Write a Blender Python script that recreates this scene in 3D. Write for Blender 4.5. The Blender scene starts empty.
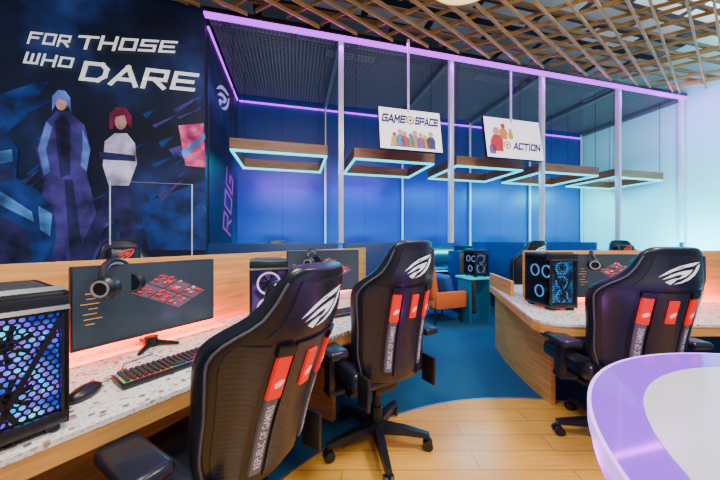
import bpy, bmesh, math, random
from mathutils import Matrix, Vector
random.seed(7)
C = bpy.context.scene.collection
R = math.radians
F = 275.0; CH = 1.30
CAM = Vector((0, 0, CH))
# ------------------------------------------------------------------ materials
def nodes(name):
    m = bpy.data.materials.new(name); m.use_nodes = True
    return m, m.node_tree, m.node_tree.nodes['Principled BSDF']
def c4(c, k=1.0): return (min(1, c[0]*k), min(1, c[1]*k), min(1, c[2]*k), 1)
def mixnode(nt, fac, a, b):
    n = nt.nodes.new('ShaderNodeMix'); n.data_type = 'RGBA'
    for i, s in ((0, fac), (6, a), (7, b)):
        if hasattr(s, 'is_output'): nt.links.new(s, n.inputs[i])
        elif s is not None: n.inputs[i].default_value = s
    return n.outputs[2]
def objvec(nt, order=None, scale=(1, 1, 1)):
    tc = nt.nodes.new('ShaderNodeTexCoord'); out = tc.outputs['Object']
    if order:
        sp = nt.nodes.new('ShaderNodeSeparateXYZ'); cb = nt.nodes.new('ShaderNodeCombineXYZ')
        nt.links.new(out, sp.inputs[0])
        for i, k in enumerate(order):
            nt.links.new(sp.outputs[k], cb.inputs[i])
        out = cb.outputs[0]
    mp = nt.nodes.new('ShaderNodeMapping'); mp.inputs['Scale'].default_value = scale
    nt.links.new(out, mp.inputs[0]); return mp.outputs[0]
def noise(nt, vec, scale, detail=3):
    n = nt.nodes.new('ShaderNodeTexNoise'); n.inputs['Scale'].default_value = scale; n.inputs['Detail'].default_value = detail
    nt.links.new(vec, n.inputs['Vector']); return n.outputs['Fac']
def ramp(nt, fac, stops):
    n = nt.nodes.new('ShaderNodeValToRGB'); e = n.color_ramp.elements
    e[0].position, e[0].color = stops[0][0], c4(stops[0][1]); e[1].position, e[1].color = stops[-1][0], c4(stops[-1][1])
    for p, c in stops[1:-1]:
        k = e.new(p); k.color = c4(c)
    nt.links.new(fac, n.inputs[0]); return n.outputs[0]
def mat(name, col, rough=.5, metal=0, var=.12, scale=25, emit=0, ecol=None, alpha=1, bump=0):
    m, nt, b = nodes(name)
    f = noise(nt, objvec(nt), scale)
    nt.links.new(mixnode(nt, f, c4(col, 1-var), c4(col, 1+var)), b.inputs['Base Color'])
    b.inputs['Roughness'].default_value = rough; b.inputs['Metallic'].default_value = metal; b.inputs['Alpha'].default_value = alpha
    if emit:
        b.inputs['Emission Color'].default_value = c4(ecol or col); b.inputs['Emission Strength'].default_value = emit
    if bump:
        bp = nt.nodes.new('ShaderNodeBump'); bp.inputs['Strength'].default_value = bump; bp.inputs['Distance'].default_value = .002
        nt.links.new(f, bp.inputs['Height']); nt.links.new(bp.outputs[0], b.inputs['Normal'])
    return m
def wood_mat(name, a, bcol, order=None, sc=(2, 2, 30), rough=.45):
    m, nt, b = nodes(name); v = objvec(nt, order, sc)
    f = noise(nt, v, 1.6, 5)
    nt.links.new(ramp(nt, f, [(.3, a), (.7, bcol)]), b.inputs['Base Color']); b.inputs['Roughness'].default_value = rough
    return m
def brick_mat(name, c1, c2, mortar, order, w, h, ms=.01, rough=.5, offset=0, grain=0, metal=0, open_cells=False):
    m, nt, b = nodes(name); v = objvec(nt, order)
    n = nt.nodes.new('ShaderNodeTexBrick'); n.offset = offset
    n.inputs['Color1'].default_value = c4(c1); n.inputs['Color2'].default_value = c4(c2); n.inputs['Mortar'].default_value = c4(mortar)
    n.inputs['Scale'].default_value = 1; n.inputs['Mortar Size'].default_value = ms; n.inputs['Brick Width'].default_value = w; n.inputs['Row Height'].default_value = h
    nt.links.new(v, n.inputs['Vector']); out = n.outputs[0]
    if grain:
        f = noise(nt, objvec(nt, order, (2, 40, 2)), 2, 4)
        mm = nt.nodes.new('ShaderNodeMix'); mm.data_type = 'RGBA'; mm.blend_type = 'MULTIPLY'; mm.inputs[0].default_value = grain
        nt.links.new(out, mm.inputs[6]); nt.links.new(ramp(nt, f, [(.3, (.55, .5, .45)), (.7, (1, 1, 1))]), mm.inputs[7]); out = mm.outputs[2]
    if open_cells: nt.links.new(n.outputs['Fac'], b.inputs['Alpha'])
    nt.links.new(out, b.inputs['Base Color']); b.inputs['Roughness'].default_value = rough; b.inputs['Metallic'].default_value = metal
    return m
def terrazzo(name):
    m, nt, b = nodes(name); v = objvec(nt)
    def vor(s):
        n = nt.nodes.new('ShaderNodeTexVoronoi'); n.inputs['Scale'].default_value = s; nt.links.new(v, n.inputs['Vector'])
        lt = nt.nodes.new('ShaderNodeMath'); lt.operation = 'LESS_THAN'; lt.inputs[1].default_value = .36; nt.links.new(n.outputs['Distance'], lt.inputs[0])
        sp = nt.nodes.new('ShaderNodeSeparateColor'); nt.links.new(n.outputs['Color'], sp.inputs[0])
        return lt.outputs[0], sp.outputs[0]
    f1, k1 = vor(38); f2, k2 = vor(90)
    base = mixnode(nt, f2, c4((.86, .85, .82)), ramp(nt, k2, [(.0, (.84, .8, .74)), (.5, (.5, .4, .3)), (1, (.75, .7, .62))]))
    out = mixnode(nt, f1, base, ramp(nt, k1, [(0, (.88, .86, .8)), (.35, (.36, .2, .1)), (.6, (.15, .15, .17)), (.8, (.55, .38, .22)), (1, (.92, .9, .85))]))
    nt.links.new(out, b.inputs['Base Color']); b.inputs['Roughness'].default_value = .2
    return m
def checker_mat(name, a, bb, s, rough=.35):
    m, nt, b = nodes(name); v = objvec(nt)
    n = nt.nodes.new('ShaderNodeTexChecker'); n.inputs['Scale'].default_value = s; n.inputs['Color1'].default_value = c4(a); n.inputs['Color2'].default_value = c4(bb)
    nt.links.new(v, n.inputs['Vector']); nt.links.new(n.outputs[0], b.inputs['Base Color']); b.inputs['Roughness'].default_value = rough
    return m
def glow_mat(name, stops, strength, scale=7, order=None):
    m, nt, b = nodes(name); f = noise(nt, objvec(nt), scale, 1)
    c = ramp(nt, f, stops); nt.links.new(c, b.inputs['Base Color']); nt.links.new(c, b.inputs['Emission Color'])
    b.inputs['Emission Strength'].default_value = strength; b.inputs['Roughness'].default_value = .4
    return m

M = {}
M['leather'] = mat('black leather', (.008, .011, .020), .30, var=.2, scale=120, bump=.10)
M['carbon'] = checker_mat('carbon weave', (.026, .034, .054), (.009, .012, .021), 190, .25)
M['panel_grey'] = mat('charcoal shell', (.014, .018, .030), .27, var=.2, scale=60)
M['piping'] = mat('grey piping', (.10, .11, .14), .5)
M['vent'] = mat('dark grey vent', (.03, .032, .04), .5)
M['red'] = mat('red webbing', (.85, .006, .004), .5, emit=.6, ecol=(.95, .006, .004))  # self-glow put into the webbing so the straps read brighter
M['label_grey'] = mat('grey strap webbing', (.17, .17, .19), .6)
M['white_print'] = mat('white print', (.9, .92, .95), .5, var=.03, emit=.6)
M['strap_print'] = mat('pale strap print', (.80, .80, .84), .5, var=.03, emit=.15)
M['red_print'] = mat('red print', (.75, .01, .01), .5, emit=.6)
M['black'] = mat('black plastic', (.010, .011, .015), .35)
M['grey_plastic'] = mat('light grey plastic', (.34, .35, .38), .35)
M['black_metal'] = mat('black metal', (.02, .022, .028), .35, metal=.5)
M['steel'] = mat('brushed steel', (.5, .52, .56), .3, metal=.9)
M['post'] = mat('pale grey steel post', (.66, .68, .76), .3, metal=.3, emit=.16, ecol=(.6, .6, 1))  # faint lilac self-glow put in for light falling on the steel
M['oak'] = wood_mat('oak veneer', (.56, .23, .04), (.78, .41, .10))
M['oak_edge'] = wood_mat('oak edge', (.57, .25, .05), (.78, .43, .12), sc=(3, 3, 40))
M['canopy_wood'] = wood_mat('brown canopy wood', (.18, .08, .035), (.32, .165, .07))
M['slat'] = wood_mat('lattice wood', (.28, .15, .04), (.46, .27, .085), sc=(1.5, 30, 30))
M['slat_dark'] = wood_mat('brown lattice wood', (.12, .065, .02), (.23, .13, .04), sc=(1.5, 30, 30))
M['terrazzo'] = terrazzo('terrazzo laminate')
M['floorwood'] = brick_mat('oak floor planks', (.95, .50, .075), (.84, .42, .055), (.42, .2, .04), (0, 1, 2), 1.3, .14, .003, .22, .4, .45)
M['carpet'] = mat('blue carpet', (.001, .070, .155), .95, var=.5, scale=140, bump=.6)
M['wall_blue'] = brick_mat('blue violet wall panels', (.014, .046, .24), (.012, .042, .22), (.006, .02, .12), (0, 2, 1), .8, 8, .005, .38)
M['wall_dark'] = mat('dark wall', (.012, .016, .045), .5)
M['wall_pale'] = mat('pale mint wall paint', (.34, .78, .80), .6, var=.04, scale=2)
M['ceiling'] = brick_mat('ceiling soffit', (.50, .52, .55), (.012, .012, .015), (.008, .008, .01), (0, 1, 2), 1.1, .4, .06, .8, .5)
M['mesh'] = brick_mat('grey wire mesh', (.02, .02, .024), (.02, .02, .024), (.11, .105, .115), (0, 1, 2), .05, .05, .012, .5, open_cells=True)
M['magenta'] = mat('magenta light strip', (.6, .03, 1), .4, emit=2.6, ecol=(.50, .0, 1))
M['teal'] = mat('cyan light strip', (.0, .7, .8), .4, emit=2.8, ecol=(.0, .64, .80))
M['orange_led'] = mat('orange light strip', (1, .12, .0), .4, emit=1.8, ecol=(1, .09, .0))
M['warm'] = mat('warm lamp diffuser', (1, .9, .5), .4, emit=1.8, ecol=(1, .7, .15))
M['navy'] = mat('navy laminate', (.006, .04, .16), .4)
M['teal_paint'] = mat('teal laminate', (.02, .2, .3), .4)
M['orange_fabric'] = mat('orange fabric', (.80, .15, .02), .7, var=.15, scale=80)
M['blue_fabric'] = mat('blue cushion fabric', (.02, .09, .34), .8, var=.15, scale=80)
M['screen'] = mat('dark grey screen', (.03, .04, .055), .2, emit=.4, ecol=(.05, .065, .085))
M['screen_off'] = mat('idle dark screen', (.01, .014, .03), .2, emit=.3, ecol=(.02, .03, .09))
M['art_red'] = mat('screen red', (.7, .02, .04), .4, emit=.8, ecol=(.75, .02, .04))
M['art_dark'] = mat('screen dark red', (.2, .005, .02), .4, emit=.4, ecol=(.26, .006, .025))
M['art_pink'] = mat('screen grey pink', (.6, .38, .42), .4, emit=.6, ecol=(.6, .33, .38))
M['art_grey'] = mat('screen plum grey', (.14, .08, .11), .4, emit=.5, ecol=(.16, .08, .12))
M['art_orange'] = mat('screen orange', (.9, .45, .08), .4, emit=.35, ecol=(.9, .4, .06))
M['glass'] = mat('smoked glass', (.02, .02, .03), .08, alpha=.22)
M['keycap'] = mat('black keycaps', (.016, .016, .02), .45)
M['white_table'] = mat('pale laminate', (.64, .64, .70), .14, var=.03, scale=4)
M['lilac'] = mat('violet acrylic ring', (.10, .02, .36), .06, var=.06, scale=3, emit=1.2, ecol=(.36, .06, 1))
M['lilac_edge'] = mat('violet lit edge', (.5, .1, .95), .3, emit=2.4, ecol=(.42, .03, 1))
M['lilac_line'] = mat('bright violet light line', (.6, .3, 1), .3, emit=1.6, ecol=(.6, .22, 1))
M['sign_white'] = mat('white sign face', (.92, .92, .95), .5, var=.02, emit=.85, ecol=(1, 1, 1))
M['sign_navy'] = mat('navy sign print', (.015, .02, .2), .5)
M['gold'] = mat('gold sign print', (.75, .36, .03), .5, emit=.2)

# ------------------------------------------------------------------ mesh builder
def tfm(vs, T): return [tuple(T @ Vector(v)) for v in vs] if T else [tuple(v) for v in vs]
class MB:
    def __init__(s): s.v = []; s.f = []
    def add(s, vs, fs, T=None):
        k = len(s.v); s.v += tfm(vs, T); s.f += [tuple(i+k for i in f) for f in fs]; return s
    def box(s, c, size, rz=0, bev=0, T=None, seg=2, rx=0, ry=0):
        bm = bmesh.new(); bmesh.ops.create_cube(bm, size=1)
        bmesh.ops.scale(bm, vec=size, verts=bm.verts[:])
        if bev: bmesh.ops.bevel(bm, geom=bm.edges[:], offset=bev, segments=seg, affect='EDGES', profile=.5)
        bm.verts.index_update()
        vs = [v.co.copy() for v in bm.verts]; fs = [[v.index for v in f.verts] for f in bm.faces]; bm.free()
        X = Matrix.Translation(c) @ Matrix.Rotation(rz, 4, 'Z') @ Matrix.Rotation(ry, 4, 'Y') @ Matrix.Rotation(rx, 4, 'X')
        return s.add(vs, fs, T @ X if T else X)
    def tube(s, pts, r, n=8, T=None, closed=False):
        pts = [Vector(p) for p in pts]; vs = []; fs = []; m = len(pts)
        rr = r if isinstance(r, (list, tuple)) else [r]*m
        prev = None
        for i, p in enumerate(pts):
            a = pts[(i-1) % m] if (i or closed) else p; b = pts[(i+1) % m] if (i < m-1 or closed) else p
            d = (b-a).normalized()
            if prev is None:
                up = Vector((0, 0, 1)) if abs(d.z) < .9 else Vector((1, 0, 0)); x = d.cross(up).normalized()
            else:
                x = (prev - d*prev.dot(d)).normalized()
            prev = x; y = d.cross(x)
            for k in range(n):
                t = 2*math.pi*k/n; vs.append(p + (x*math.cos(t)+y*math.sin(t))*rr[i])
        for i in range(m if closed else m-1):
            j = (i+1) % m
            for k in range(n): fs.append((i*n+k, i*n+(k+1) % n, j*n+(k+1) % n, j*n+k))
        if not closed: fs.append(tuple(range(n))); fs.append(tuple((m-1)*n+k for k in range(n)))
        return s.add(vs, fs, T)
    def lathe(s, prof, n=32, T=None):
        vs = []; fs = []; m = len(prof)
        for r, z in prof:
            for k in range(n):
                t = 2*math.pi*k/n; vs.append((r*math.cos(t), r*math.sin(t), z))
        for i in range(m-1):
            for k in range(n): fs.append((i*n+k, i*n+(k+1) % n, (i+1)*n+(k+1) % n, (i+1)*n+k))
        if prof[0][0] > 1e-6: fs.append(tuple(range(n)))
        if prof[-1][0] > 1e-6: fs.append(tuple((m-1)*n+k for k in range(n)))
        return s.add(vs, fs, T)
    def ring(s, r0, r1, z0, z1, n=48, T=None):
        vs = []; fs = []
        P = [(r0, z0), (r1, z0), (r1, z1), (r0, z1)]
        for r, z in P:
            for k in range(n):
                t = 2*math.pi*k/n; vs.append((r*math.cos(t), r*math.sin(t), z))
        for i in range(4):
            j = (i+1) % 4
            for k in range(n): fs.append((i*n+k, i*n+(k+1) % n, j*n+(k+1) % n, j*n+k))
        return s.add(vs, fs, T)
    def prism(s, pts, z0, z1, T=None):
        n = len(pts); vs = [(p[0], p[1], z0) for p in pts]+[(p[0], p[1], z1) for p in pts]
        fs = [tuple(range(n)), tuple(range(n, 2*n))]+[(i, (i+1) % n, n+(i+1) % n, n+i) for i in range(n)]
        return s.add(vs, fs, T)
    def ball(s, c, rad, n=16, T=None):
        vs = []; fs = []; m = n//2
        for i in range(m+1):
            p = math.pi*i/m
            for k in range(n):
                t = 2*math.pi*k/n; vs.append((c[0]+rad[0]*math.sin(p)*math.cos(t), c[1]+rad[1]*math.sin(p)*math.sin(t), c[2]+rad[2]*math.cos(p)))
        for i in range(m):
            for k in range(n): fs.append((i*n+k, i*n+(k+1) % n, (i+1)*n+(k+1) % n, (i+1)*n+k))
        return s.add(vs, fs, T)
    def build(s, name, m, parent=None, smooth=True, loc=None, rz=0, sub=0, angle=35, kind=None, label=None):
        me = bpy.data.meshes.new(name); me.from_pydata(s.v, [], s.f)
        bm = bmesh.new(); bm.from_mesh(me); bmesh.ops.remove_doubles(bm, verts=bm.verts[:], dist=1e-6)
        bmesh.ops.recalc_face_normals(bm, faces=bm.faces[:]); bm.to_mesh(me); bm.free()
        me.materials.append(M[m] if isinstance(m, str) else m)
        if smooth:
            me.shade_smooth(); me.set_sharp_from_angle(angle=R(angle))
        o = bpy.data.objects.new(name, me); C.objects.link(o)
        if parent: o.parent = parent
        if loc is not None: o.location = loc
        o.rotation_euler[2] = rz
        if sub:
            md = o.modifiers.new('sub', 'SUBSURF'); md.levels = sub; md.render_levels = sub
        if kind: o['kind'] = kind
        if label: o['label'] = label
        return o
def tag(o, label, cat, group=None):
    o['label'] = label; o['category'] = cat
    if group: o['group'] = group
    return o
def thing(name, label, cat, loc=(0, 0, 0), rz=0, group=None):
    o = bpy.data.objects.new(name, None); C.objects.link(o); o.empty_display_size = .1
    o.location = loc; o.rotation_euler = (0, 0, rz); return tag(o, label, cat, group)
def dup(o, loc, rz, label, parent=None):
    def cp(src, par):
        c = src.copy(); C.objects.link(c); c.parent = par
        for ch in [x for x in src.children]: cp(ch, c)
        return c
    r = cp(o, None); r.location = loc; r.rotation_euler = (0, 0, rz); r['label'] = label
    return r
TXT = {}
def text_geo(s, shear=0, bold=.0):
    key = (s, shear, bold)
    if key in TXT: return TXT[key]
    cu = bpy.data.curves.new('txt', 'FONT'); cu.body = s; cu.shear = shear; cu.offset = bold; cu.resolution_u = 3
    o = bpy.data.objects.new('txt', cu); C.objects.link(o); bpy.context.view_layer.update()
    dg = bpy.context.evaluated_depsgraph_get(); me = bpy.data.meshes.new_from_object(o.evaluated_get(dg))
    vs = [tuple(v.co) for v in me.vertices]; fs = [tuple(p.vertices) for p in me.polygons]
    bpy.data.objects.remove(o); bpy.data.meshes.remove(me); bpy.data.curves.remove(cu)
    x0 = min(v[0] for v in vs); x1 = max(v[0] for v in vs); y0 = min(v[1] for v in vs); y1 = max(v[1] for v in vs)
    vs = [((v[0]-x0)/(x1-x0), (v[1]-y0)/(y1-y0)) for v in vs]
    TXT[key] = (vs, fs); return TXT[key]
# angular wide capitals drawn as strokes on a 0..1 cell
def stroke(pts, w=.17):
    out = []
    for (x0, y0), (x1, y1) in zip(pts, pts[1:]):
        dx, dy = x1-x0, y1-y0; l = math.hypot(dx, dy); nx, ny = -dy/l*w/2, dx/l*w/2; ex, ey = dx/l*w/2, dy/l*w/2
        out.append([(x0-ex+nx, y0-ey+ny), (x0-ex-nx, y0-ey-ny), (x1+ex-nx, y1+ey-ny), (x1+ex+nx, y1+ey+ny)])
    return out
a_, b_ = .09, .91
GL = {'F': [[(a_, 0.0), (a_, b_), (.95, b_)], [(a_, .5), (.75, .5)]],
      'O': [[(a_, a_), (a_, b_), (b_, b_), (b_, a_), (a_, a_)]],
      'R': [[(a_, 0), (a_, b_), (b_, b_), (b_, .45), (a_, .45)], [(.45, .45), (.92, .03)]],
      'T': [[(0, b_), (1, b_)], [(.5, b_), (.5, 0)]],
      'H': [[(a_, 0), (a_, 1)], [(b_, 0), (b_, 1)], [(a_, .5), (b_, .5)]],
      'S': [[(.97, b_), (a_, b_), (a_, .5), (b_, .5), (b_, a_), (.03, a_)]],
      'E': [[(.97, b_), (a_, b_), (a_, a_), (.97, a_)], [(a_, .5), (.85, .5)]],
      'W': [[(a_, 1), (a_, a_), (.5, a_), (.5, .9)], [(.5, a_), (b_, a_), (b_, 1)]],
      'D': [[(a_, a_), (a_, b_), (.7, b_), (b_, .68), (b_, .32), (.7, a_), (a_, a_)]],
      'A': [[(.02, 0), (.5, .93), (.98, 0)], [(.3, .27), (.8, .27)]],
      'G': [[(.97, b_), (a_, b_), (a_, a_), (b_, a_), (b_, .48), (.5, .48)]],
      'M': [[(a_, 0), (a_, b_), (.5, .35), (b_, b_), (b_, 0)]],
      'P': [[(a_, 0), (a_, b_), (b_, b_), (b_, .42), (a_, .42)]],
      'C': [[(.97, b_), (a_, b_), (a_, a_), (.97, a_)]],
      'I': [[(.5, 0), (.5, 1)]], 'N': [[(a_, 0), (a_, b_), (b_, .09), (b_, 1)]]}
def techno(s, gap=.2, w=.19):
    polys = []; x = 0
    for ch in s:
        wd = .35 if ch == 'I' else 1.0
        for ln in GL[ch]:
            for q in stroke(ln, w): polys.append([(px+x, py) if ch != 'I' else (px-.5+wd/2+x, py) for px, py in q])
        x += wd+gap
    tot = x-gap
    vs = []; fs = []
    for q in polys:
        k = len(vs); vs += [(px/tot, py) for px, py in q]; fs.append(tuple(range(k, k+4)))
    return vs, fs
# slanted eye emblem: upper lid, lower lid crescent, pupil with hooked tail, lower tail
EYE = [[(1.0, .80), (.35, .70), (-.15, .52), (-.58, .22), (-1.0, -.26), (-.70, -.06), (-.3, .24), (.1, .42), (.60, .56)],
       [(1.0, .68), (.93, .30), (.72, -.08), (.42, -.38), (.04, -.60), (-.34, -.72), (.02, -.50), (.34, -.24), (.58, .04), (.74, .32), (.80, .50)],
       [(-.84, -.42), (-.48, -.06), (-.14, .13), (.22, .24), (.58, .30), (.42, .04), (.22, -.16), (.0, -.29), (-.24, -.38), (-.02, -.18), (.10, -.0), (-.16, -.05), (-.46, -.22)],
       [(-.70, -.58), (-.50, -.40), (-.30, -.30), (-.14, -.26), (-.26, -.46), (-.46, -.74)]]

# ------------------------------------------------------------------ frames of reference
ang_u = math.atan2(.235, .972); U = Vector((math.cos(ang_u), math.sin(ang_u), 0)); V = Vector((-U.y, U.x, 0))
S = 1.6; P0 = Vector((-1.8036, 3.2, 0)); TOP = 3.92; DEP = 1.85; NB = 5; LEN = S*NB
def W(a, q, z=0): return P0 + U*a + V*q + Vector((0, 0, z))
ang_w = R(58.2); w_ = Vector((math.cos(ang_w), math.sin(ang_w), 0)); t_ = Vector((-w_.y, w_.x, 0)); F0 = Vector((-.632, 1.022, 0))
def D(a, b, z=0): return F0 + w_*a + t_*b + Vector((0, 0, z))
def ray(px, py): return Vector(((px-360)/F, 1, (240-py)/F))
def wallpix(px, py, q=0):       # point of the photo's mural plane -> (along wall, height)
    d = ray(px, py); o = W(0, q); n = V
    k = (o-CAM).dot(n)/d.dot(n); p = CAM+d*k
    return ((p-P0).dot(U), p.z)

# ------------------------------------------------------------------ room shell
MB().box((2, 2.5, -.05), (16, 13, .1)).build('floor', 'carpet', smooth=False, kind='structure')
MB().lathe([(2.1, 0), (2.1, .004)], 96).build('floor_wood', 'floorwood', loc=(1.2, .15, 0), kind='structure')
MB().ring(2.1, 2.115, 0, .006, 96).build('trim_1', 'steel', loc=(1.2, .15, 0), kind='structure')
MB().box((2.0, -1.0, .05), (15, 8.5, .1)).build('ceiling', 'ceiling', smooth=False, loc=W(1, 0, 4.9), rz=ang_u, kind='structure')
MB().box((-2.5, .05, TOP/2+.05), (5, .1, TOP+.1)).build('wall_left', 'wall_dark', smooth=False, loc=P0, rz=ang_u, kind='structure')
MB().box((-.06, DEP/2+.1, TOP/2+.05), (.1, DEP, TOP+.1)).build('wall_return', 'wall_dark', smooth=False, loc=P0, rz=ang_u, kind='structure')
MB().box((LEN/2, DEP+.05, 2.45), (LEN+.3, .1, 4.9)).build('wall_back', 'wall_blue', smooth=False, loc=P0, rz=ang_u, kind='structure')
MB().box((LEN+.1, -1.6, 2.45), (.1, 7.2, 4.9)).build('wall_right', 'wall_pale', smooth=False, loc=P0, rz=ang_u, kind='structure')

# ------------------------------------------------------------------ pod frame
pf = thing('pod_frame', 'long pale steel frame with glowing magenta top edge in front of the gaming booths', 'frame', P0, ang_u)
for n in range(1, NB+1):
    a = n*S-(.05 if n == NB else 0)
    zb = 1.262
    MB().box((a, 0, (TOP+zb)/2), (.062, .062, TOP-zb), bev=.004).build('post', 'post', pf)
    if n > 2: MB().box((a, 0, zb/2), (.04, .04, zb), bev=.004).build('post_base', 'wall_dark', pf)
    MB().box((a, DEP-.04, TOP/2), (.035, .035, TOP), bev=.004).build('rear_post', 'post', pf)
    MB().box((a, DEP/2, TOP-.03), (.06, DEP-.12, .06)).build('cross_beam', 'piping', pf)
MB().box((LEN/2, -.005, TOP+.035), (LEN, .10, .06), bev=.004).build('front_beam', 'black_metal', pf)
MB().box((LEN/2, -.03, TOP-.018), (LEN, .07, .036), bev=.004).build('light_strip', 'magenta', pf)
MB().box((LEN/2, DEP-.03, TOP-.1), (LEN-.1, .03, .022)).build('light_strip', 'magenta', pf)
MB().box((.02, DEP/2, TOP-.1), (.022, DEP-.1, .022)).build('light_strip', 'magenta', pf)
for n in range(NB):
    MB().box((0, 0, 0), (S-.06, DEP-.1, .006)).build('mesh_panel', 'mesh', pf, smooth=False, loc=(n*S+S/2, DEP/2, TOP+.02))

ords = ['leftmost hanging wooden canopy frame with cyan light, beside the mural wall', 'second hanging wooden canopy frame from the mural, behind the game space sign',
        'third hanging wooden canopy frame with cyan light, middle of the row', 'fourth hanging wooden canopy frame with cyan light, behind the action sign', 'last hanging wooden canopy frame with cyan light, beside the pale right wall']
CW, CD, CZ = 1.23, .93, 2.45
for n in range(NB):
    a0 = .22+S*n; q0 = .2
    t = thing('booth_canopy', ords[n], 'canopy light', W(a0+CW/2, q0+CD/2, CZ), ang_u, 'canopy frames over the gaming booths')
    def rect(mb, x, y, th, z0, z1):
        for sx in (-1, 1): mb.box((sx*(x-th/2), 0, (z0+z1)/2), (th, 2*y, z1-z0))
        for sy in (-1, 1): mb.box((0, sy*(y-th/2), (z0+z1)/2), (2*x-2*th, th, z1-z0))
        return mb
    rect(MB(), CW/2, CD/2, .035, .0, .135).build('wood_band', 'canopy_wood', t, smooth=False)
    rect(MB(), CW/2-.004, CD/2-.004, .028, -.028, 0).build('light_strip', 'teal', t, smooth=False)
    for sx in (-1, 1):
        for sy in (-1, 1): MB().tube([(sx*.58, sy*.43, .12), (sx*.58, sy*.43, TOP+.02-CZ)], .004, 6).build('hanging_rod', 'black_metal', t)

# ------------------------------------------------------------------ mural and side graphic
mu = thing('wall_mural', 'dark blue printed mural with slanted white slogan covering the left wall', 'mural', P0, ang_u)
def mural_mat():
    m, nt, b = nodes('mural print'); v = objvec(nt)
    f = noise(nt, v, 1.1, 7)
    c = ramp(nt, f, [(.36, (.002, .003, .010)), (.52, (.004, .008, .03)), (.62, (.010, .022, .10)), (.76, (.03, .07, .26))])
    nt.links.new(c, b.inputs['Base Color']); nt.links.new(c, b.inputs['Emission Color']); b.inputs['Emission Strength'].default_value = .6; b.inputs['Roughness'].default_value = .5  # print given its own glow to set its brightness
    return m
MB().box((-2.5, -.006, TOP/2+.05), (4.98, .012, TOP+.08)).build('print_panel', mural_mat(), mu, smooth=False)
def mural_poly(name, polys, m, off=.016):
    for P in polys:
        q = [wallpix(*p) for p in P]
        MB().add([(x, -off, z) for x, z in q], [tuple(range(len(q)))]).build(name, m, mu, smooth=False)
def mural_text(s, A, B, hp, sh=.25):
    vs, fs = techno(s); a = wallpix(*A); b = wallpix(*B)
    Y = W((a[0]+b[0])/2, 0).y; h = hp*Y/F
    MB().add([(a[0]+(b[0]-a[0])*x+sh*h*y, -.034-.0004*(i//4 % 3), a[1]+(b[1]-a[1])*x+h*y) for i, (x, y) in enumerate(vs)], fs).build('lettering', 'white_print', mu, smooth=False)
mural_text('FOR', (30, 45), (71, 49), 11.5); mural_text('THOSE', (79, 50), (175, 55), 12.5)
mural_text('WHO', (26, 65), (74, 70), 10.5); mural_text('DARE', (81, 82), (194, 93), 19)
def pm(n, c, e=.6, c2=None):
    m, nt, b = nodes('mural '+n); f = noise(nt, objvec(nt), 5, 6)
    k = ramp(nt, f, [(.32, tuple(x*.25 for x in c)), (.5, c), (.7, c2 or tuple(min(1, x*1.9) for x in c))])
    nt.links.new(k, b.inputs['Base Color']); nt.links.new(k, b.inputs['Emission Color']); b.inputs['Emission Strength'].default_value = e; b.inputs['Roughness'].default_value = .5  # inks glow slightly too, like the panel behind them
    return m
def ell(cx, cy, rx, ry, n=16): return [(cx+rx*math.cos(2*math.pi*k/n), cy+ry*math.sin(2*math.pi*k/n)) for k in range(n)]
m_coat, m_coat2, m_hi, m_skin, m_wh, m_mar, m_blue, m_cy, m_pink = pm('indigo', (.012, .012, .06)), pm('violet', (.035, .025, .15)), pm('steel blue', (.07, .12, .42)), pm('skin', (.42, .2, .2)), pm('lilac white', (.42, .36, .58)), pm('maroon', (.13, .006, .035)), pm('mid blue', (.006, .022, .12)), pm('pale blue', (.05, .18, .5)), pm('pink', (.45, .03, .16), .7, (.9, .25, .35))
rnd = random.Random(11)
for i in range(34):      # scattered light shards of the backdrop
    x = rnd.choice([rnd.uniform(2, 45), rnd.uniform(85, 205), rnd.uniform(140, 205)]); y = rnd.uniform(98, 245); L = rnd.uniform(14, 44); h = rnd.uniform(1.5, 7); sl = rnd.uniform(-.8, -.25)
    x1 = min(205.5, x+L)
    mural_poly('backdrop_shape', [[(x, y), (x1, y+sl*(x1-x)), (max(x+2, x1-6), y+sl*(x1-x)+h), (x+4, y+h)]], (m_blue, m_blue, m_coat2, m_blue, m_coat2)[i % 5], .0135+.0001*i)
mural_poly('backdrop_shape', [[(0, 95), (34, 84), (50, 82), (24, 120), (0, 140)], [(140, 205), (206, 180), (206, 250), (150, 250)]], m_blue, .013)
mural_poly('backdrop_shape', [[(179, 126), (204, 124), (206, 168), (186, 166)]], m_pink, .018)
mural_poly('backdrop_shape', [[(182, 152), (205, 134), (206, 139), (184, 159)]], m_cy, .019)
mural_poly('figure_shape', [[(48, 122), (58, 112), (70, 112), (86, 126), (92, 150), (88, 172), (96, 205), (106, 262), (66, 268), (42, 266), (40, 215), (46, 182), (38, 150)]], m_coat2, .020)
mural_poly('figure_shape', [[(56, 122), (64, 116), (72, 124), (72, 175), (62, 178)], [(66, 180), (74, 180), (86, 262), (72, 264)]], m_coat, .021)
mural_poly('figure_shape', [[(48, 122), (40, 150), (46, 176), (52, 172), (48, 150), (54, 128)], [(84, 130), (92, 150), (88, 172), (82, 166), (84, 150)]], m_hi, .022)
mural_poly('figure_shape', [ell(63, 103, 6, 8.5)], m_skin, .0205)
mural_poly('figure_shape', [[(54, 112), (54, 97), (60, 91), (67, 92), (72, 99), (73, 114), (68, 103), (60, 99)]], m_hi, .023)
mural_poly('figure_shape', [[(106, 142), (116, 134), (128, 134), (136, 144), (138, 164), (130, 186), (110, 186), (104, 166)]], m_wh, .0205)
mural_poly('figure_shape', [[(110, 186), (130, 186), (138, 225), (140, 262), (124, 264), (120, 222), (108, 222), (92, 264), (74, 266), (92, 226)], [(100, 152), (136, 156), (137, 162), (102, 160)]], m_coat, .023)
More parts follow.
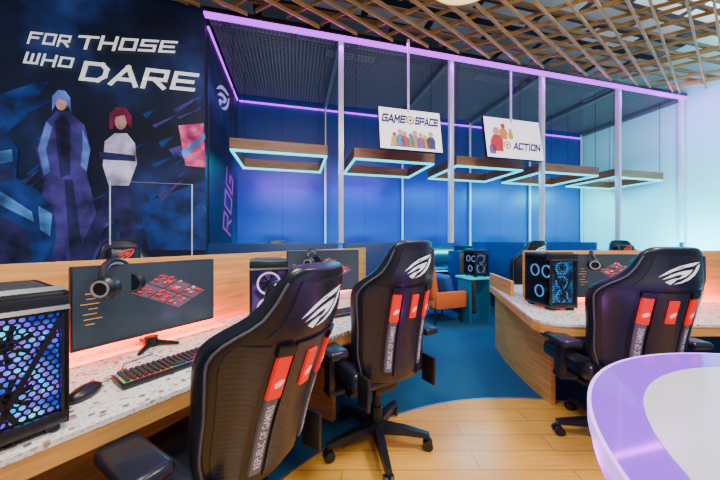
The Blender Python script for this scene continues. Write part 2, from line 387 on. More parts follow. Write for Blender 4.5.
mural_poly('figure_shape', [ell(122, 122, 6, 8.5)], m_skin, .022)
mural_poly('figure_shape', [[(111, 130), (111, 115), (118, 108), (127, 109), (133, 117), (133, 129), (128, 124), (126, 116), (116, 118), (115, 130)]], m_mar, .025)
mural_poly('figure_shape', [[(0, 140), (12, 138), (20, 150), (18, 178), (40, 190), (56, 210), (58, 240), (50, 264), (0, 270)]], m_blue, .0205)
mural_poly('figure_shape', [[(0, 152), (14, 150), (15, 162), (0, 165)], [(0, 190), (34, 212), (36, 222), (0, 204)], [(40, 206), (54, 214), (52, 236), (42, 230)]], m_cy, .022)
mural_poly('figure_shape', [[(0, 215), (30, 230), (34, 262), (0, 266)], [(2, 168), (14, 168), (16, 182), (2, 182)]], m_coat, .022)
sg = thing('side_graphic', 'narrow dark blue printed panel with purple eye emblem beside the mural', 'wall graphic', W(.0, .12), ang_u)
MB().box((.002, DEP/2-.07, TOP/2-.02), (.018, DEP-.16, TOP-.06)).build('print_panel', mural_mat(), sg, smooth=False)
pur = mat('purple print', (.42, .34, .85), .4, emit=.6)
for P in EYE: MB().add([(.014, .68+x*.38, 3.36+y*.28) for x, y in P], [tuple(range(len(P)))]).build('emblem', pur, sg, smooth=False)
vs, fs = techno('ROG', .2, .13)
MB().add([(.014+.0004*(i//4 % 3), 1.12-.5*y+.25*x, 1.35+.95*x+.12*y) for i, (x, y) in enumerate(vs)], fs).build('lettering', mat('red violet print', (.30, .03, .18), .4, emit=.5), sg, smooth=False)

# ------------------------------------------------------------------ hanging signs
def sign(px, py, Y, word_fn, label, wd=.88, hg=.58):
    p = CAM+ray(px, py)*Y
    t = thing('hanging_sign', label, 'sign', p, ang_u, 'white signs hung before the booths')
    T = Matrix.Rotation(R(-9), 4, 'X')
    MB().box((0, .025, 0), (wd, .05, hg), bev=.006, T=T).build('sign_board', 'black', t)
    MB().box((0, -.001, 0), (wd-.012, .004, hg-.012), T=T).build('sign_face', 'sign_white', t)
    MB().tube([(-.02, .04, .25), (-.02, .04, 3.96-p.z)], .016, 10).build('hanging_pole', 'post', t)
    word_fn(t, T @ Matrix.Diagonal((wd/.88, 1, hg/.58, 1)))
    return t
def sign_text(t, T, s, x0, x1, z0, z1, m='sign_navy'):
    vs, fs = techno(s, .16, .27)
    MB().add([(x0+(x1-x0)*x+.02*y, -.006-.0003*(i//4 % 3), z0+(z1-z0)*y) for i, (x, y) in enumerate(vs)], fs, T).build('lettering', m, t, smooth=False)
cols = [(.75, .5, .05), (.05, .3, .6), (.6, .05, .05), (.05, .4, .3), (.5, .3, .15), (.2, .12, .5), (.8, .3, .05), (.03, .05, .15)]
cm = [mat('sign colour %d' % i, c, .5, emit=.15) for i, c in enumerate(cols)]
def fig(t, T, x, z, h, m, head):
    q = h
    MB().add([(x+px*q, -.006, z+pz*q) for px, pz in [(-.22, 0), (.22, 0), (.26, .45), (.14, .66), (-.14, .66), (-.26, .45)]], [tuple(range(6))], T).build('figure_shape', m, t, smooth=False)
    MB().add([(x+.15*q*math.cos(k*.524), -.008, z+(.8+.16*math.sin(k*.524))*q) for k in range(12)], [tuple(range(12))], T).build('figure_shape', head, t, smooth=False)
def icon(t, T, x, z, r):
    hexo = [(x+r*math.sin(k*math.pi/3), -.006, z+r*math.cos(k*math.pi/3)) for k in range(6)]; hexi = [(x+.6*r*math.sin(k*math.pi/3), -.006, z+.6*r*math.cos(k*math.pi/3)) for k in range(6)]
    MB().add(hexo+hexi, [(k, (k+1) % 6, 6+(k+1) % 6, 6+k) for k in range(6)], T).build('emblem', 'gold', t, smooth=False)
    MB().add([(x+dx*r*.35, -.006, z+dz*r*.35) for dx, dz in ((0, 1), (1, 0), (0, -1), (-1, 0))], [(0, 1, 2, 3)], T).build('emblem', 'sign_navy', t, smooth=False)
skin_s = mat('sign skin tone', (.75, .45, .3), .5)
def words1(t, T):
    sign_text(t, T, 'GAME', -.40, -.08, .085, .19); sign_text(t, T, 'SPACE', .06, .39, .085, .19); icon(t, T, -.005, .135, .068)
    MB().add([(x, -.004, z) for x, z in ((-.3, -.25), (.34, -.25), (.3, -.1), (-.26, -.12))], [(0, 1, 2, 3)], T).build('figure_backdrop', cm[7], t, smooth=False)
    for i in range(8): fig(t, T, -.24+i*.072+.01*(i % 2), -.245, .20+.05*((i*5) % 3)/2, cm[i], skin_s if i % 3 else cm[(i+2) % 8])
def words2(t, T):
    sign_text(t, T, 'ACTION', -.03, .39, -.15, -.055); icon(t, T, -.12, -.10, .06)
    fig(t, T, -.27, -.2, .36, cm[2], skin_s); fig(t, T, -.16, -.02, .24, cm[6], cm[2]); fig(t, T, -.35, -.24, .2, cm[5], cm[2]); fig(t, T, -.05, -.01, .16, cm[0], skin_s)
sign(411, 130, 3.62, words1, 'white hanging sign lettered game space above a row of small coloured figures')
sign(514, 139, 4.12, words2, 'white hanging sign lettered action, right of the game space sign', 1.0, .64)

# ------------------------------------------------------------------ ceiling lattice and pendant
lat = thing('ceiling_lattice', 'wooden slat lattice crossing in diamonds below the ceiling', 'ceiling lattice', W(0, 0, 3.92), ang_u)
A0, A1, Q0, Q1 = -2.2, LEN-.02, -2.1, -.09
def clip(a, q, th):
    d = (math.cos(th), math.sin(th)); lo, hi = -30, 30
    for o, dd, mn, mx in ((a, d[0], A0, A1), (q, d[1], Q0, Q1)):
        if abs(dd) < 1e-6:
            if o < mn or o > mx: return None
            continue
        t0, t1 = (mn-o)/dd, (mx-o)/dd
        if t0 > t1: t0, t1 = t1, t0
        lo = max(lo, t0); hi = min(hi, t1)
    if hi-lo < .25: return None
    return (a+d[0]*lo, q+d[1]*lo), (a+d[0]*hi, q+d[1]*hi)
jit = random.Random(9)
def slats(th0, sp, z, hgt, wd, m, jt=0):
    n = (-math.sin(th0), math.cos(th0)); c = ((A0+A1)/2, (Q0+Q1)/2)
    for k in range(-50, 51):
        th = th0+jit.uniform(-jt, jt); kk = k+jit.uniform(-.12, .12)
        s = clip(c[0]+n[0]*kk*sp, c[1]+n[1]*kk*sp, th)
        if not s: continue
        (x0, y0), (x1, y1) = s; l = math.hypot(x1-x0, y1-y0)
        MB().box((0, 0, 0), (l, wd, hgt), bev=.003, seg=1).build('slat', m, lat, loc=((x0+x1)/2, (y0+y1)/2, z), rz=th)
slats(R(22), .195, .03, .045, .020, 'slat', R(2))
slats(R(-42), .26, .08, .045, .020, 'slat', R(2.5))
slats(0, .22, .135, .05, .032, 'slat_dark', R(1.2))
pl = thing('pendant_lamp', 'round warm yellow pendant lamp hanging at the top of the room', 'lamp', (.93, 2.28, 3.58))
MB().lathe([(.0, .06), (.36, .06), (.40, .04), (.40, 0), (.37, -.005)], 48).build('lamp_housing', 'slat', pl)
MB().lathe([(0, -.02), (.34, -.02), (.385, -.004)], 48).build('diffuser', 'warm', pl)
for k in range(3): MB().tube([(.25*math.cos(k*2.1), .25*math.sin(k*2.1), .06), (.25*math.cos(k*2.1), .25*math.sin(k*2.1), .40)], .004, 6).build('cable', 'black_metal', pl)
du = MB().box((0, 0, 0), (6.0, .4, .3), bev=.02).build('air_duct', 'black_metal', loc=W(1.4, -.7, 4.75), rz=ang_u)
tag(du, 'black rectangular air duct running above the wooden lattice', 'duct')

# ------------------------------------------------------------------ gaming chair
HW = [(0, .185), (.06, .232), (.2, .258), (.38, .266), (.52, .282), (.61, .292), (.67, .282), (.73, .244), (.79, .20), (.86, .172), (.93, .156), (.98, .13), (1, .095)]
TH = [(0, .07), (.1, .12), (.5, .125), (.8, .095), (1, .05)]
def lerp(tab, s):
    for (a, x), (b, y) in zip(tab, tab[1:]):
        if s <= b:
            k = (s-a)/(b-a); k = max(0, min(1, k)); return x+(y-x)*k
    return tab[-1][1]
BL = .82
def cy(s): return .025*math.sin(math.pi*min(1, s*1.3))
def bend(x, s): return (1.5 if s < .72 else 1.5-1.9*(s-.72))*x*x
def surf(x, s, off, front=False):
    hw = lerp(HW, s); th = lerp(TH, s); k = min(.999, abs(x)/hw)
    c = k**(1/.6); sn = math.sqrt(max(0, 1-c*c))**.7
    sg_ = 1 if front else -1
    return (x, cy(s)+bend(x, s)+sg_*(th/2*sn+off), s*BL)
TB = None
def patch(xa, xb, s0, s1, nx, ns, off, front=False):
    mb = MB(); vs = []; fs = []
    fa = xa if callable(xa) else (lambda s: xa); fb = xb if callable(xb) else (lambda s: xb)
    for lay in (off, off-.012):
        for i in range(ns+1):
            s = s0+(s1-s0)*i/ns
            for j in range(nx+1): vs.append(surf(fa(s)+(fb(s)-fa(s))*j/nx, s, lay, front))
    n1 = nx+1; K = n1*(ns+1)
    for i in range(ns):
        for j in range(nx): fs.append((i*n1+j, i*n1+j+1, (i+1)*n1+j+1, (i+1)*n1+j))
    ed = [j for j in range(n1)]+[i*n1+nx for i in range(1, ns+1)]+[ns*n1+j for j in range(nx-1, -1, -1)]+[i*n1 for i in range(ns-1, 0, -1)]
    for i in range(len(ed)):
        a, b = ed[i], ed[(i+1) % len(ed)]; fs.append((a, b, b+K, a+K))
    return mb.add(vs, fs, TB)
def make_chair(label, loc, rz, recline=12, dz=0.0):
    global TB
    TB = Matrix.Translation((0, -.20, .475+dz)) @ Matrix.Rotation(R(recline), 4, 'X')
    t = thing('gaming_chair', label, 'chair', loc, rz, 'black gaming chairs')
    mb = MB(); vs = []; fs = []; n = 28; rows = [0, .03, .06, .12, .2, .3, .4, .5, .58, .64, .68, .72, .75, .78, .82, .86, .9, .94, .97, .99, 1]
    for s in rows:
        hw = lerp(HW, s); th = lerp(TH, s)
        for k in range(n):
            p = 2*math.pi*k/n; co, si = math.cos(p), math.sin(p)
            x = hw*math.copysign(abs(co)**.6, co); y = th/2*math.copysign(abs(si)**.7, si)
            vs.append((x, cy(s)+bend(x, s)+y, s*BL))
    for i in range(len(rows)-1):
        for k in range(n): fs.append((i*n+k, i*n+(k+1) % n, (i+1)*n+(k+1) % n, (i+1)*n+k))
    fs.append(tuple(range(n))); fs.append(tuple((len(rows)-1)*n+k for k in range(n)))
    mb.add(vs, fs, TB).build('backrest', 'leather', t, sub=1, angle=80)
    for sg_ in (-1, 1):
        patch(lambda s: sg_*.155, lambda s: sg_*(lerp(HW, s)*.88), .10, .70, 6, 16, .003).build('side_panel', 'carbon', t)
    patch(-.075, .075, .08, .70, 4, 16, .003).build('rear_panel', 'carbon', t)
    patch(lambda s: -.72*lerp(HW, s), lambda s: .72*lerp(HW, s), .73, .95, 8, 8, .0035).build('head_panel', 'panel_grey', t)
    for sg_ in (-1, 1):
        x = sg_*.112
        patch(x-.021, x+.021, .47, .675, 2, 8, .012).build('strap', 'red', t, label='red webbing strap')
        sl = patch(x-.018, x+.018, .12, .47, 2, 8, .009).build('strap_label', 'label_grey', t, label='grey strap end with pale lettering')
        vs, fs = text_geo('REPUBLIC OF GAMERS', 0, .01)
        MB().add([surf(x+.011-.022*y, .15+.29*xx, .0115) for xx, y in vs], fs, TB).build('lettering', 'strap_print', sl, smooth=False)
        patch(x-.028, x+.028, .66, .70, 2, 3, .013).build('strap_slot', 'black', t)
        for P in EYE: MB().add([surf(x+.015*ex, .54+.024*ey, .015) for ex, ey in P], [tuple(range(len(P)))], TB).build('emblem', 'white_print', t, smooth=False)
    patch(-.021, .021, .49, .65, 2, 5, .012).build('center_tag', 'red', t, label='short red fabric tag')
    for P in EYE: MB().add([surf(.016*ex, .55+.026*ey, .0145) for ex, ey in P], [tuple(range(len(P)))], TB).build('tag_emblem', 'white_print', t, smooth=False)
    for P in EYE: MB().add([surf(.095*ex, .835+.095*ey, .0065) for ex, ey in P], [tuple(range(len(P)))], TB).build('eye_emblem', 'white_print', t, smooth=False)
    for sg_ in (-1, 1):   # edge piping
        pts = [TB @ Vector(surf(sg_*lerp(HW, s)*.955, s, .004)) for s in [.08+.86*i/24 for i in range(25)]]
        MB().tube(pts, .0045, 6).build('piping', 'piping', t)
    T2 = TB @ Matrix.Translation((0, .085, .66))
    hp = MB().box((0, 0, 0), (.25, .07, .15), bev=.033, T=T2, seg=4).build('head_pillow', 'leather', t)
    for P in EYE: MB().add([(-.07*ex, .0365, .07*ey) for ex, ey in P], [tuple(range(len(P)))], T2).build('pillow_emblem', 'red_print', hp, smooth=False)
    MB().box((0, .07, .475+dz), (.42, .50, .10), bev=.04, seg=4).build('seat', 'leather', t)
    for sg_ in (-1, 1):
        MB().box((sg_*.225, .07, .49+dz), (.10, .48, .12), bev=.045, seg=4).build('seat_bolster', 'carbon', t)
        MB().box((sg_*.245, -.215, .48+dz), (.022, .10, .17), bev=.008).build('recline_bracket', 'black', t)
        ar = MB().box((sg_*.315, -.02, .425+dz), (.10, .09, .03), bev=.008).box((sg_*.345, -.02, .53+dz), (.04, .075, .23), bev=.012).build('armrest', 'black', t)
        MB().box((sg_*.350, -.03, .672+dz), (.115, .26, .05), bev=.021, seg=3).build('arm_pad', 'panel_grey', ar)
    MB().box((0, .02, .40+dz), (.50, .22, .03), bev=.008).box((0, .02, .385+dz), (.17, .26, .06), bev=.012).build('tilt_mechanism', 'black', t)
    MB().lathe([(.0, .10), (.036, .10), (.036, .24), (.026, .245), (.026, .38+dz), (0, .38+dz)], 20).build('gas_lift', 'black_metal', t)
    MB().lathe([(0, .07), (.052, .07), (.058, .10), (.05, .14), (0, .145)], 24).build('base_hub', 'black', t)
    for k in range(5):
        T = Matrix.Rotation(2*math.pi*k/5+.5, 4, 'Z')
        vs = []
        for r, wd, z0, z1 in ((.035, .036, .08, .135), (.18, .03, .085, .125), (.33, .02, .075, .10)):
            vs += [(r, -wd, z0), (r, wd, z0), (r, wd*.7, z1), (r, -wd*.7, z1)]
        fs = [(i*4+j, i*4+(j+1) % 4, i*4+4+(j+1) % 4, i*4+4+j) for i in range(2) for j in range(4)]+[(0, 1, 2, 3), (8, 9, 10, 11)]
        lg = MB().add(vs, fs, T).build('leg', 'black', t)
        mb = MB().tube([(.32, 0, .09), (.32, 0, .045)], .01, 8, T)
        for sy in (-1, 1): mb.tube([(.32, sy*.008, .031), (.32, sy*.028, .031)], .03, 16, T)
        mb.build('caster', 'black', lg)
    return t
def rzf(fx, fy): return math.atan2(-fx, fy)
make_chair('black gaming chair nearest the camera, pushed under the left terrazzo desk', (-.525, 1.135, 0), rzf(-.87, .49), 19, -.03)
ch1 = make_chair('black gaming chair standing on the wood floor edge, in the middle of the photo', (.105, 1.76, .004), rzf(-.55, .83), 11, .015)
c3 = dup(ch1, (1.665, 1.79, 0), rzf(.04, .99), 'black gaming chair at the right desk, behind the round table')
c3.scale = (1.06, 1, .975)
dup(ch1, D(.55, 2.10), rzf(.85, -.526), 'black gaming chair with red headrest emblem, in front of the mural')
dup(ch1, W(.75, .75), rzf(-V.x, -V.y), 'black gaming chair in the first booth right of the mural')
dup(ch1, (2.40, 4.16, 0), rzf(V.x, V.y), 'black gaming chair in the open booth, beyond the cyan lit computer')
dup(ch1, (3.95, 3.85, 0), rzf(0, -1), 'black gaming chair on the far side of the right desk')

# ------------------------------------------------------------------ left desk
de = thing('double_desk', 'long terrazzo topped oak desk with upright wood divider, left of the room', 'desk', F0, ang_w)
front = [(-.95, .07), (-.43, .04), (0, .015), (.45, -.06), (.83, -.14), (1.3, -.23), (1.9, -.3)]
outl = front+[(2.15, -.1), (2.55, .75), (1.75, 1.3), (-.95, 1.4)]
MB().prism(outl, .735, .752).build('tabletop', 'terrazzo', de, smooth=False)
MB().prism([(x, y+.004 if y < .5 else y-.004) for x, y in outl], .675, .735).build('wood_edge', 'oak_edge', de, smooth=False)
MB().box((.8, .765, .62), (3.5, .035, 1.16), bev=.003).build('divider_panel', 'oak', de)
for a in (-.6, 1.05, 1.85): MB().box((a, .40, .335), (.04, .55, .67)).build('leg_panel', 'oak', de)
MB().box((.0, .735, .768), (1.5, .02, .03)).build('light_strip', 'orange_led', de)
MB().box((1.65, .735, .768), (1.0, .02, .03)).build('light_strip', 'orange_led', de)
# ------------------------------------------------------------------ right desk
dr = thing('double_desk', 'terrazzo topped oak desk with rounded corner and curved end panel, right side', 'desk', (1.2, 1.8, 0))
ol = [(.16, -.02), (.07, .005), (.02, .06), (.01, .14), (.38, 1.56), (3.1, 1.6), (3.1, -.02)]
MB().prism(ol, .735, .752).build('tabletop', 'terrazzo', dr, smooth=False)
MB().prism([(x+.003, y+.003) for x, y in ol], .675, .735).build('wood_edge', 'oak_edge', dr, smooth=False)
MB().box((1.72, .80, .945), (2.75, .035, .51), bev=.003).build('divider_panel', 'oak', dr)
cur = [(.30, .36), (.305, .7), (.345, 1.1), (.44, 1.54)]
MB().prism(cur+[(x+.035, y) for x, y in reversed(cur)], 0, .675).build('end_panel', 'oak', dr, smooth=False)
MB().prism([(.26, .86), (.37, 1.53), (.40, 1.53), (.29, .86)], .752, .9).build('side_screen', 'oak', dr, smooth=False)
MB().box((1.75, .75, .335), (2.7, .04, .67)).build('modesty_panel', 'navy', dr)
MB().box((1.6, .77, .768), (2.3, .02, .03)).build('light_strip', 'orange_led', dr)

# ------------------------------------------------------------------ monitors
def make_monitor(label, loc, rz, z0=.075, Wd=.61, H=.36, seed=1, art=True):
    t = thing('monitor', label, 'monitor', loc, rz, 'flat gaming monitors'); rnd = random.Random(seed)
    zc = z0+H/2
    MB().box((0, .018, zc), (Wd, .03, H), bev=.006).build('housing', 'black', t)
    sc = MB().box((0, .002, zc+.004), (Wd-.014, .003, H-.024)).build('screen', 'screen' if art else 'screen_off', t, smooth=False)
    if art:
        y = -.0008; lay = {'art_red': MB(), 'art_pink': MB(), 'art_dark': MB(), 'art_grey': MB()}
        def iso(i, j, up=0): return (.035+(i-j)*.0145, zc+.115-(i+j)*.0077+up)
        def tile(m, i0, j0, i1, j1, up, dy=0):
            p = [iso(i0, j0, up), iso(i1, j0, up), iso(i1, j1, up), iso(i0, j1, up)]
            lay[m].add([(a, y-dy, b) for a, b in p], [(0, 1, 2, 3)])
        def block(m, i0, j0, i1, j1, h):
            tile(m, i0, j0, i1, j1, h, .0008)
            for (pa, pb) in (((i0, j1), (i1, j1)), ((i1, j0), (i1, j1))):
                a, b = iso(*pa), iso(*pb)
                lay['art_dark'].add([(a[0], y-.0006, a[1]), (b[0], y-.0006, b[1]), (b[0], y-.0006, b[1]+h), (a[0], y-.0006, a[1]+h)], [(0, 1, 2, 3)])
        for i0, j0 in ((0, 0), (5, 0), (10, 0), (0, 5), (5, 5), (10, 5)):     # rooms of the plan
            tile('art_grey', i0, j0, i0+4.6, j0+4.6, 0)
            for k in range(8):
                a, b = rnd.uniform(0, 3.6), rnd.uniform(0, 3.6); w1, w2 = rnd.uniform(.4, 1.3), rnd.uniform(.3, 1.0)
                block(rnd.choice(['art_red', 'art_red', 'art_pink']), i0+a, j0+b, i0+a+w1, j0+b+w2, rnd.uniform(.003, .012))
        for k, mb in lay.items(): mb.build('screen_art', k, sc, smooth=False)
        mb = MB()
        for k in range(7): mb.box((-Wd/2+.06+.01*(k % 2), 0, z0+H-.12-k*.022), (.03+.015*(k % 3), .001, .003))
        mb.build('screen_text', 'art_orange', sc, smooth=False)
    MB().box((0, .05, z0+.1), (.05, .03, .22), bev=.008).box((0, .04, zc), (.12, .03, .12), bev=.01).build('stand_neck', 'black_metal', t)
    mb = MB()
    for a in (-2.3, -.84, 1.57): mb.tube([(0, .05, .02), (.13*math.cos(a), .05+.13*math.sin(a), .008)], [.018, .008], 8)
    mb.tube([(0, .05, 0), (0, .05, .05)], .03, 12).build('stand_foot', 'black_metal', t)
    return t
make_monitor('wide monitor showing red blocks, with headset on top, nearest on the left desk', D(.105, .543, .752), ang_w, seed=1)
make_monitor('second monitor showing red blocks, at the far end of the left desk', D(1.33, .44, .752), R(22), .10, .64, seed=3)
make_monitor('monitor showing red blocks on the right desk, behind the chair', (2.09, 2.28, .752), 0, .07, seed=4)

# ------------------------------------------------------------------ computers
def make_pc(label, loc, rz, w=.21, d=.40, h=.40, stops=None, ringcol=(.3, .5, 1), st=1.6, grille=True, ring_e=1.3):
    t = thing('desktop_computer', label, 'computer', loc, rz, 'black tower computers'); th = .012; b0 = .02
    mb = MB()
    mb.box((0, 0, b0+.01), (w, d, .02), bev=.004); mb.box((0, .0, h-.012), (w, d, .024), bev=.006)
    mb.box((w/2-.005, 0, (h+b0)/2), (.01, d, h-b0)); mb.box((0, d/2-.006, (h+b0)/2), (w, .012, h-b0))
    for sx in (-1, 1): mb.box((sx*(w/2-.008), -d/2+.008, (h+b0)/2), (.016, .016, h-b0), bev=.003)
    mb.box((0, -d/2+.006, h-.035), (w, .014, .05), bev=.004); mb.box((0, -d/2+.006, b0+.02), (w, .014, .03), bev=.003)
    # angular shoulder along the front top edge
    mb.add([(-w/2, -d/2-.012, h-.05), (w/2, -d/2-.012, h-.05), (w/2, -d/2+.05, h+.012), (-w/2, -d/2+.05, h+.012), (-w/2, -d/2+.05, h-.05), (w/2, -d/2+.05, h-.05)], [(0, 1, 2, 3), (0, 3, 4), (1, 5, 2), (3, 2, 5, 4), (0, 4, 5, 1)])
    mb.build('case', 'black', t)
    mb = MB()
    for k in range(6): mb.box((0, -d/2+.08+k*.048, h+.002), (w*.8, .03, .006), bev=.002)
    mb.build('top_vent', 'vent', t)
    gl = glow_mat('computer glow', stops, st, 14)
    x1, z0, z1 = w/2-.016, b0+.035, h-.06
    MB().box((0, -d/2+.03, (z0+z1)/2), (2*x1, .004, z1-z0)).build('light_panel', gl, t, smooth=False)
    rm = mat('fan ring glow', ringcol, .4, emit=ring_e)
    nf = 2 if h < .425 else 3
    for k in range(nf):
        zc = z0+(z1-z0)*(k+.5)/nf; rr = min(x1, (z1-z0)/nf/2)*.92
        T = Matrix.Translation((0, -d/2+.024, zc)) @ Matrix.Rotation(R(90), 4, 'X')
        fn = MB().ring(rr*.84, rr, -.003, .003, 32, T).build('fan', rm, t)
        mb = MB().lathe([(0, -.004), (rr*.25, -.004), (rr*.25, .004), (0, .004)], 16, T)
        for j in range(7):
            a = j*2*math.pi/7; mb.add([(rr*.2*math.cos(a), rr*.2*math.sin(a), .002), (rr*.82*math.cos(a+.25), rr*.82*math.sin(a+.25), .002), (rr*.82*math.cos(a+.5), rr*.82*math.sin(a+.5), -.002), (rr*.2*math.cos(a+.5), rr*.2*math.sin(a+.5), -.002)], [(0, 1, 2, 3)], T)
        mb.build('blades', 'black', fn, smooth=False)
    if grille:
        hr = .0098; mb = MB(); row = 0; z = z0
        while z < z1+hr*.5:
            x = -x1+(row % 2)*hr*.866
            while x < x1+.002:
                o = [(x+hr*math.sin(k*math.pi/3), -d/2+.008, z+hr*math.cos(k*math.pi/3)) for k in range(6)]
                i_ = [(x+hr*.66*math.sin(k*math.pi/3), -d/2+.008, z+hr*.66*math.cos(k*math.pi/3)) for k in range(6)]
                mb.add(o+i_, [(k, (k+1) % 6, 6+(k+1) % 6, 6+k) for k in range(6)]); x += hr*1.732
            z += hr*1.5; row += 1
        for sx in (-1, 1): mb.box((sx*x1*.42, -d/2+.002, (z0+z1)/2), (.012, .008, (z1-z0)*1.0), ry=sx*.42)   # crossing braces
        mb.build('front_grille', 'black_metal', t, smooth=False)
    else:
        MB().box((0, -d/2+.008, (z0+z1)/2), (2*x1, .004, z1-z0)).build('front_glass', 'glass', t, smooth=False)
    MB().box((-w/2+.003, .01, (h+b0)/2), (.005, d-.06, h-b0-.04)).build('side_glass', 'glass', t, smooth=False)
    MB().box((w/2-.02, .03, (h+b0)/2), (.008, d*.7, h*.75)).box((.0, .03, b0+.13), (w*.7, d*.6, .03), bev=.004).build('motherboard', 'panel_grey', t)
    for k, (yy, zz) in enumerate(((.05, h*.68), (-.08, h*.68), (.0, h*.3))):
        T = Matrix.Translation((-w/2+.02, yy, zz)) @ Matrix.Rotation(R(90), 4, 'Y')
        MB().ring(.041, .05, -.004, .004, 28, T).build('side_fan', rm, t)
    for sx in (-1, 1):
        for sy in (-1, 1): MB().box((sx*(w/2-.03), sy*(d/2-.04), .01), (.03, .05, .02), bev=.003).build('foot', 'black', t)
    return t
bl = [(.35, (.002, .01, .35)), (.47, (.003, .10, .9)), (.54, (.20, .02, .8)), (.60, (.0, .35, .95)), (.70, (.05, .8, 1))]
make_pc('black tower computer with blue and purple honeycomb front, at the left photo edge', D(-.415, .285, .752), ang_w, .23, .43, .40, stops=bl, ringcol=(.15, .08, .9), st=1.7)
make_pc('black tower computer between the two monitors of the left desk', (-.60, 1.80, .752), R(20), .22, .32, .42, [(.35, (.01, .01, .04)), (.5, (.04, .02, .14)), (.6, (.20, .05, .25)), (.7, (.05, .06, .35))], (.85, .6, 1), .7, False, 1.6)
make_pc('black tower computer with cyan lights on the right desk corner', (1.565, 2.27, .752), R(4), .22, .30, .44, [(.35, (.005, .02, .08)), (.5, (.01, .12, .4)), (.6, (.02, .4, .8)), (.7, (.01, .06, .25))], (.05, .3, .7), .7)

# ------------------------------------------------------------------ headsets, keyboards, mice
def make_headset(label, loc, rz, tilt=0, sc=1.0):
    t = thing('headset', label, 'headset', loc, rz, 'black headsets hung on monitors'); T = Matrix.Rotation(tilt, 4, 'X') @ Matrix.Scale(sc, 4)
    n = 20; rr = .085
    pts = [(rr*math.cos(a), 0, -rr*.95+rr*1.0*math.sin(a)) for a in [math.pi*i/n for i in range(n+1)]]
    MB().tube(pts, .0125, 8, T).build('headband', 'black', t)
    MB().tube([(p[0]*.985, p[1], p[2]-.011) for p in pts[4:17]], .008, 8, T).build('band_padding', 'grey_plastic', t)
    for sx in (-1, 1):
        X = T @ Matrix.Translation((sx*rr, 0, -rr*1.25)) @ Matrix.Rotation(R(90), 4, 'Y')
        cp = MB().lathe([(0, -.02), (.036, -.018), (.047, -.006), (.047, .008), (.036, .02), (0, .022)], 24, X).build('ear_cup', 'black', t)
        Y = X @ Matrix.Translation((0, 0, -sx*.02))
        MB().lathe([(.022, -.012), (.044, -.012), (.05, 0), (.044, .012), (.022, .012)], 24, Y).build('cushion', 'leather', cp)
        MB().ring(.026, .034, sx*.0215-.001, sx*.0215+.001, 24, X).build('trim_ring', 'grey_plastic', cp)
    MB().tube([T @ Vector(p) for p in ((-rr, -.03, -.12), (-rr+.01, -.08, -.14), (-rr+.03, -.12, -.145))], .004, 6).build('microphone', 'black', t)
    return t
make_headset('black headset hanging over the top of the nearest left monitor', D(-.06, .535, .752+.452), ang_w+R(38), R(-12), 1.05)
make_headset('black headset hanging on the right desk monitor, beside the cyan lit computer', (1.90, 2.26, .752+.455), R(55), R(-8))
make_headset('black headset hanging on the far monitor of the left desk', D(1.16, .44, .752+.47), R(75), R(-8))
kb_glow = glow_mat('key backlight', [(.35, (.5, .04, .04)), (.45, (.45, .25, .02)), (.52, (.05, .4, .1)), (.6, (.02, .2, .6)), (.7, (.4, .03, .5))], .9, 9)
def make_keyboard(label, loc, rz):
    t = thing('keyboard', label, 'keyboard', loc, rz, 'black mechanical keyboards')
    MB().box((0, 0, .012), (.44, .14, .018), bev=.006).build('keyboard_case', 'black', t)
    MB().box((0, .003, .0215), (.425, .115, .002)).build('backlight', kb_glow, t, smooth=False)
    mb = MB()
    for r in range(6):
        x = -.207
        while x < .2:
            wd = .017
            if r == 0 and abs(x) < .055: wd = .055
            mb.box((x+wd/2, -.045+r*.0192, .027), (wd-.0025, .0165, .010), bev=.002, seg=1); x += wd+.002
    mb.build('keys', 'keycap', t, smooth=False); return t
make_keyboard('black keyboard in front of the nearest monitor on the left desk', D(.08, .235, .752), ang_w+R(-3))
make_keyboard('black keyboard between the two nearest chairs on the left desk', D(1.12, .10, .752), ang_w+R(-22))
make_keyboard('black keyboard on the right desk in front of the monitor', (2.1, 1.98, .752), 0)
def make_mouse(label, loc, rz):
    t = thing('mouse', label, 'computer mouse', loc, rz, 'black computer mice')
    MB().ball((0, 0, .012), (.034, .062, .026), 20).build('mouse_shell', 'black', t)
    MB().box((0, .03, .034), (.007, .018, .012), bev=.003).build('scroll_wheel', 'red_print', t)
    MB().tube([(0, .06, .01), (.02, .14, .006), (-.03, .24, .006), (.03, .34, .006)], .0025, 6).build('cable', 'black', t)
    return t
make_mouse('black mouse beside the left edge tower computer', (-.965, .965, .754), ang_w+R(-50))
make_mouse('black mouse on the left desk beside the nearest keyboard', D(.42, .17, .754), ang_w)

# thin white frame behind the left desk
p = [wallpix(110, 181, -.35), wallpix(192, 183, -.35)]
wf = MB().tube([(p[0][0], 0, 0), (p[0][0], 0, p[0][1]), (p[1][0], 0, p[0][1]), (p[1][0], 0, 0)], .007, 8).build('metal_frame', 'post', loc=W(0, -.35), rz=ang_u)
tag(wf, 'thin white tubular frame standing before the mural behind the left desk', 'frame')

# ------------------------------------------------------------------ round table
rt = thing('round_table', 'large round pale table with glowing violet rim, front right', 'table', (1.40, .25, 0))
MB().lathe([(0, .74), (.795, .74), (.795, .8195), (0, .8195)], 96).build('tabletop', 'white_table', rt)
MB().ring(.797, .915, .775, .82, 96).build('light_rim', 'lilac', rt)
MB().ring(.911, .920, .776, .8205, 128).build('light_line', 'lilac_line', rt)
MB().ring(.80, .912, .735, .775, 96).build('edge_light', 'lilac_edge', rt)
MB().lathe([(0, 0), (.62, 0), (.62, .74), (0, .74)], 64).build('pedestal', 'white_table', rt)

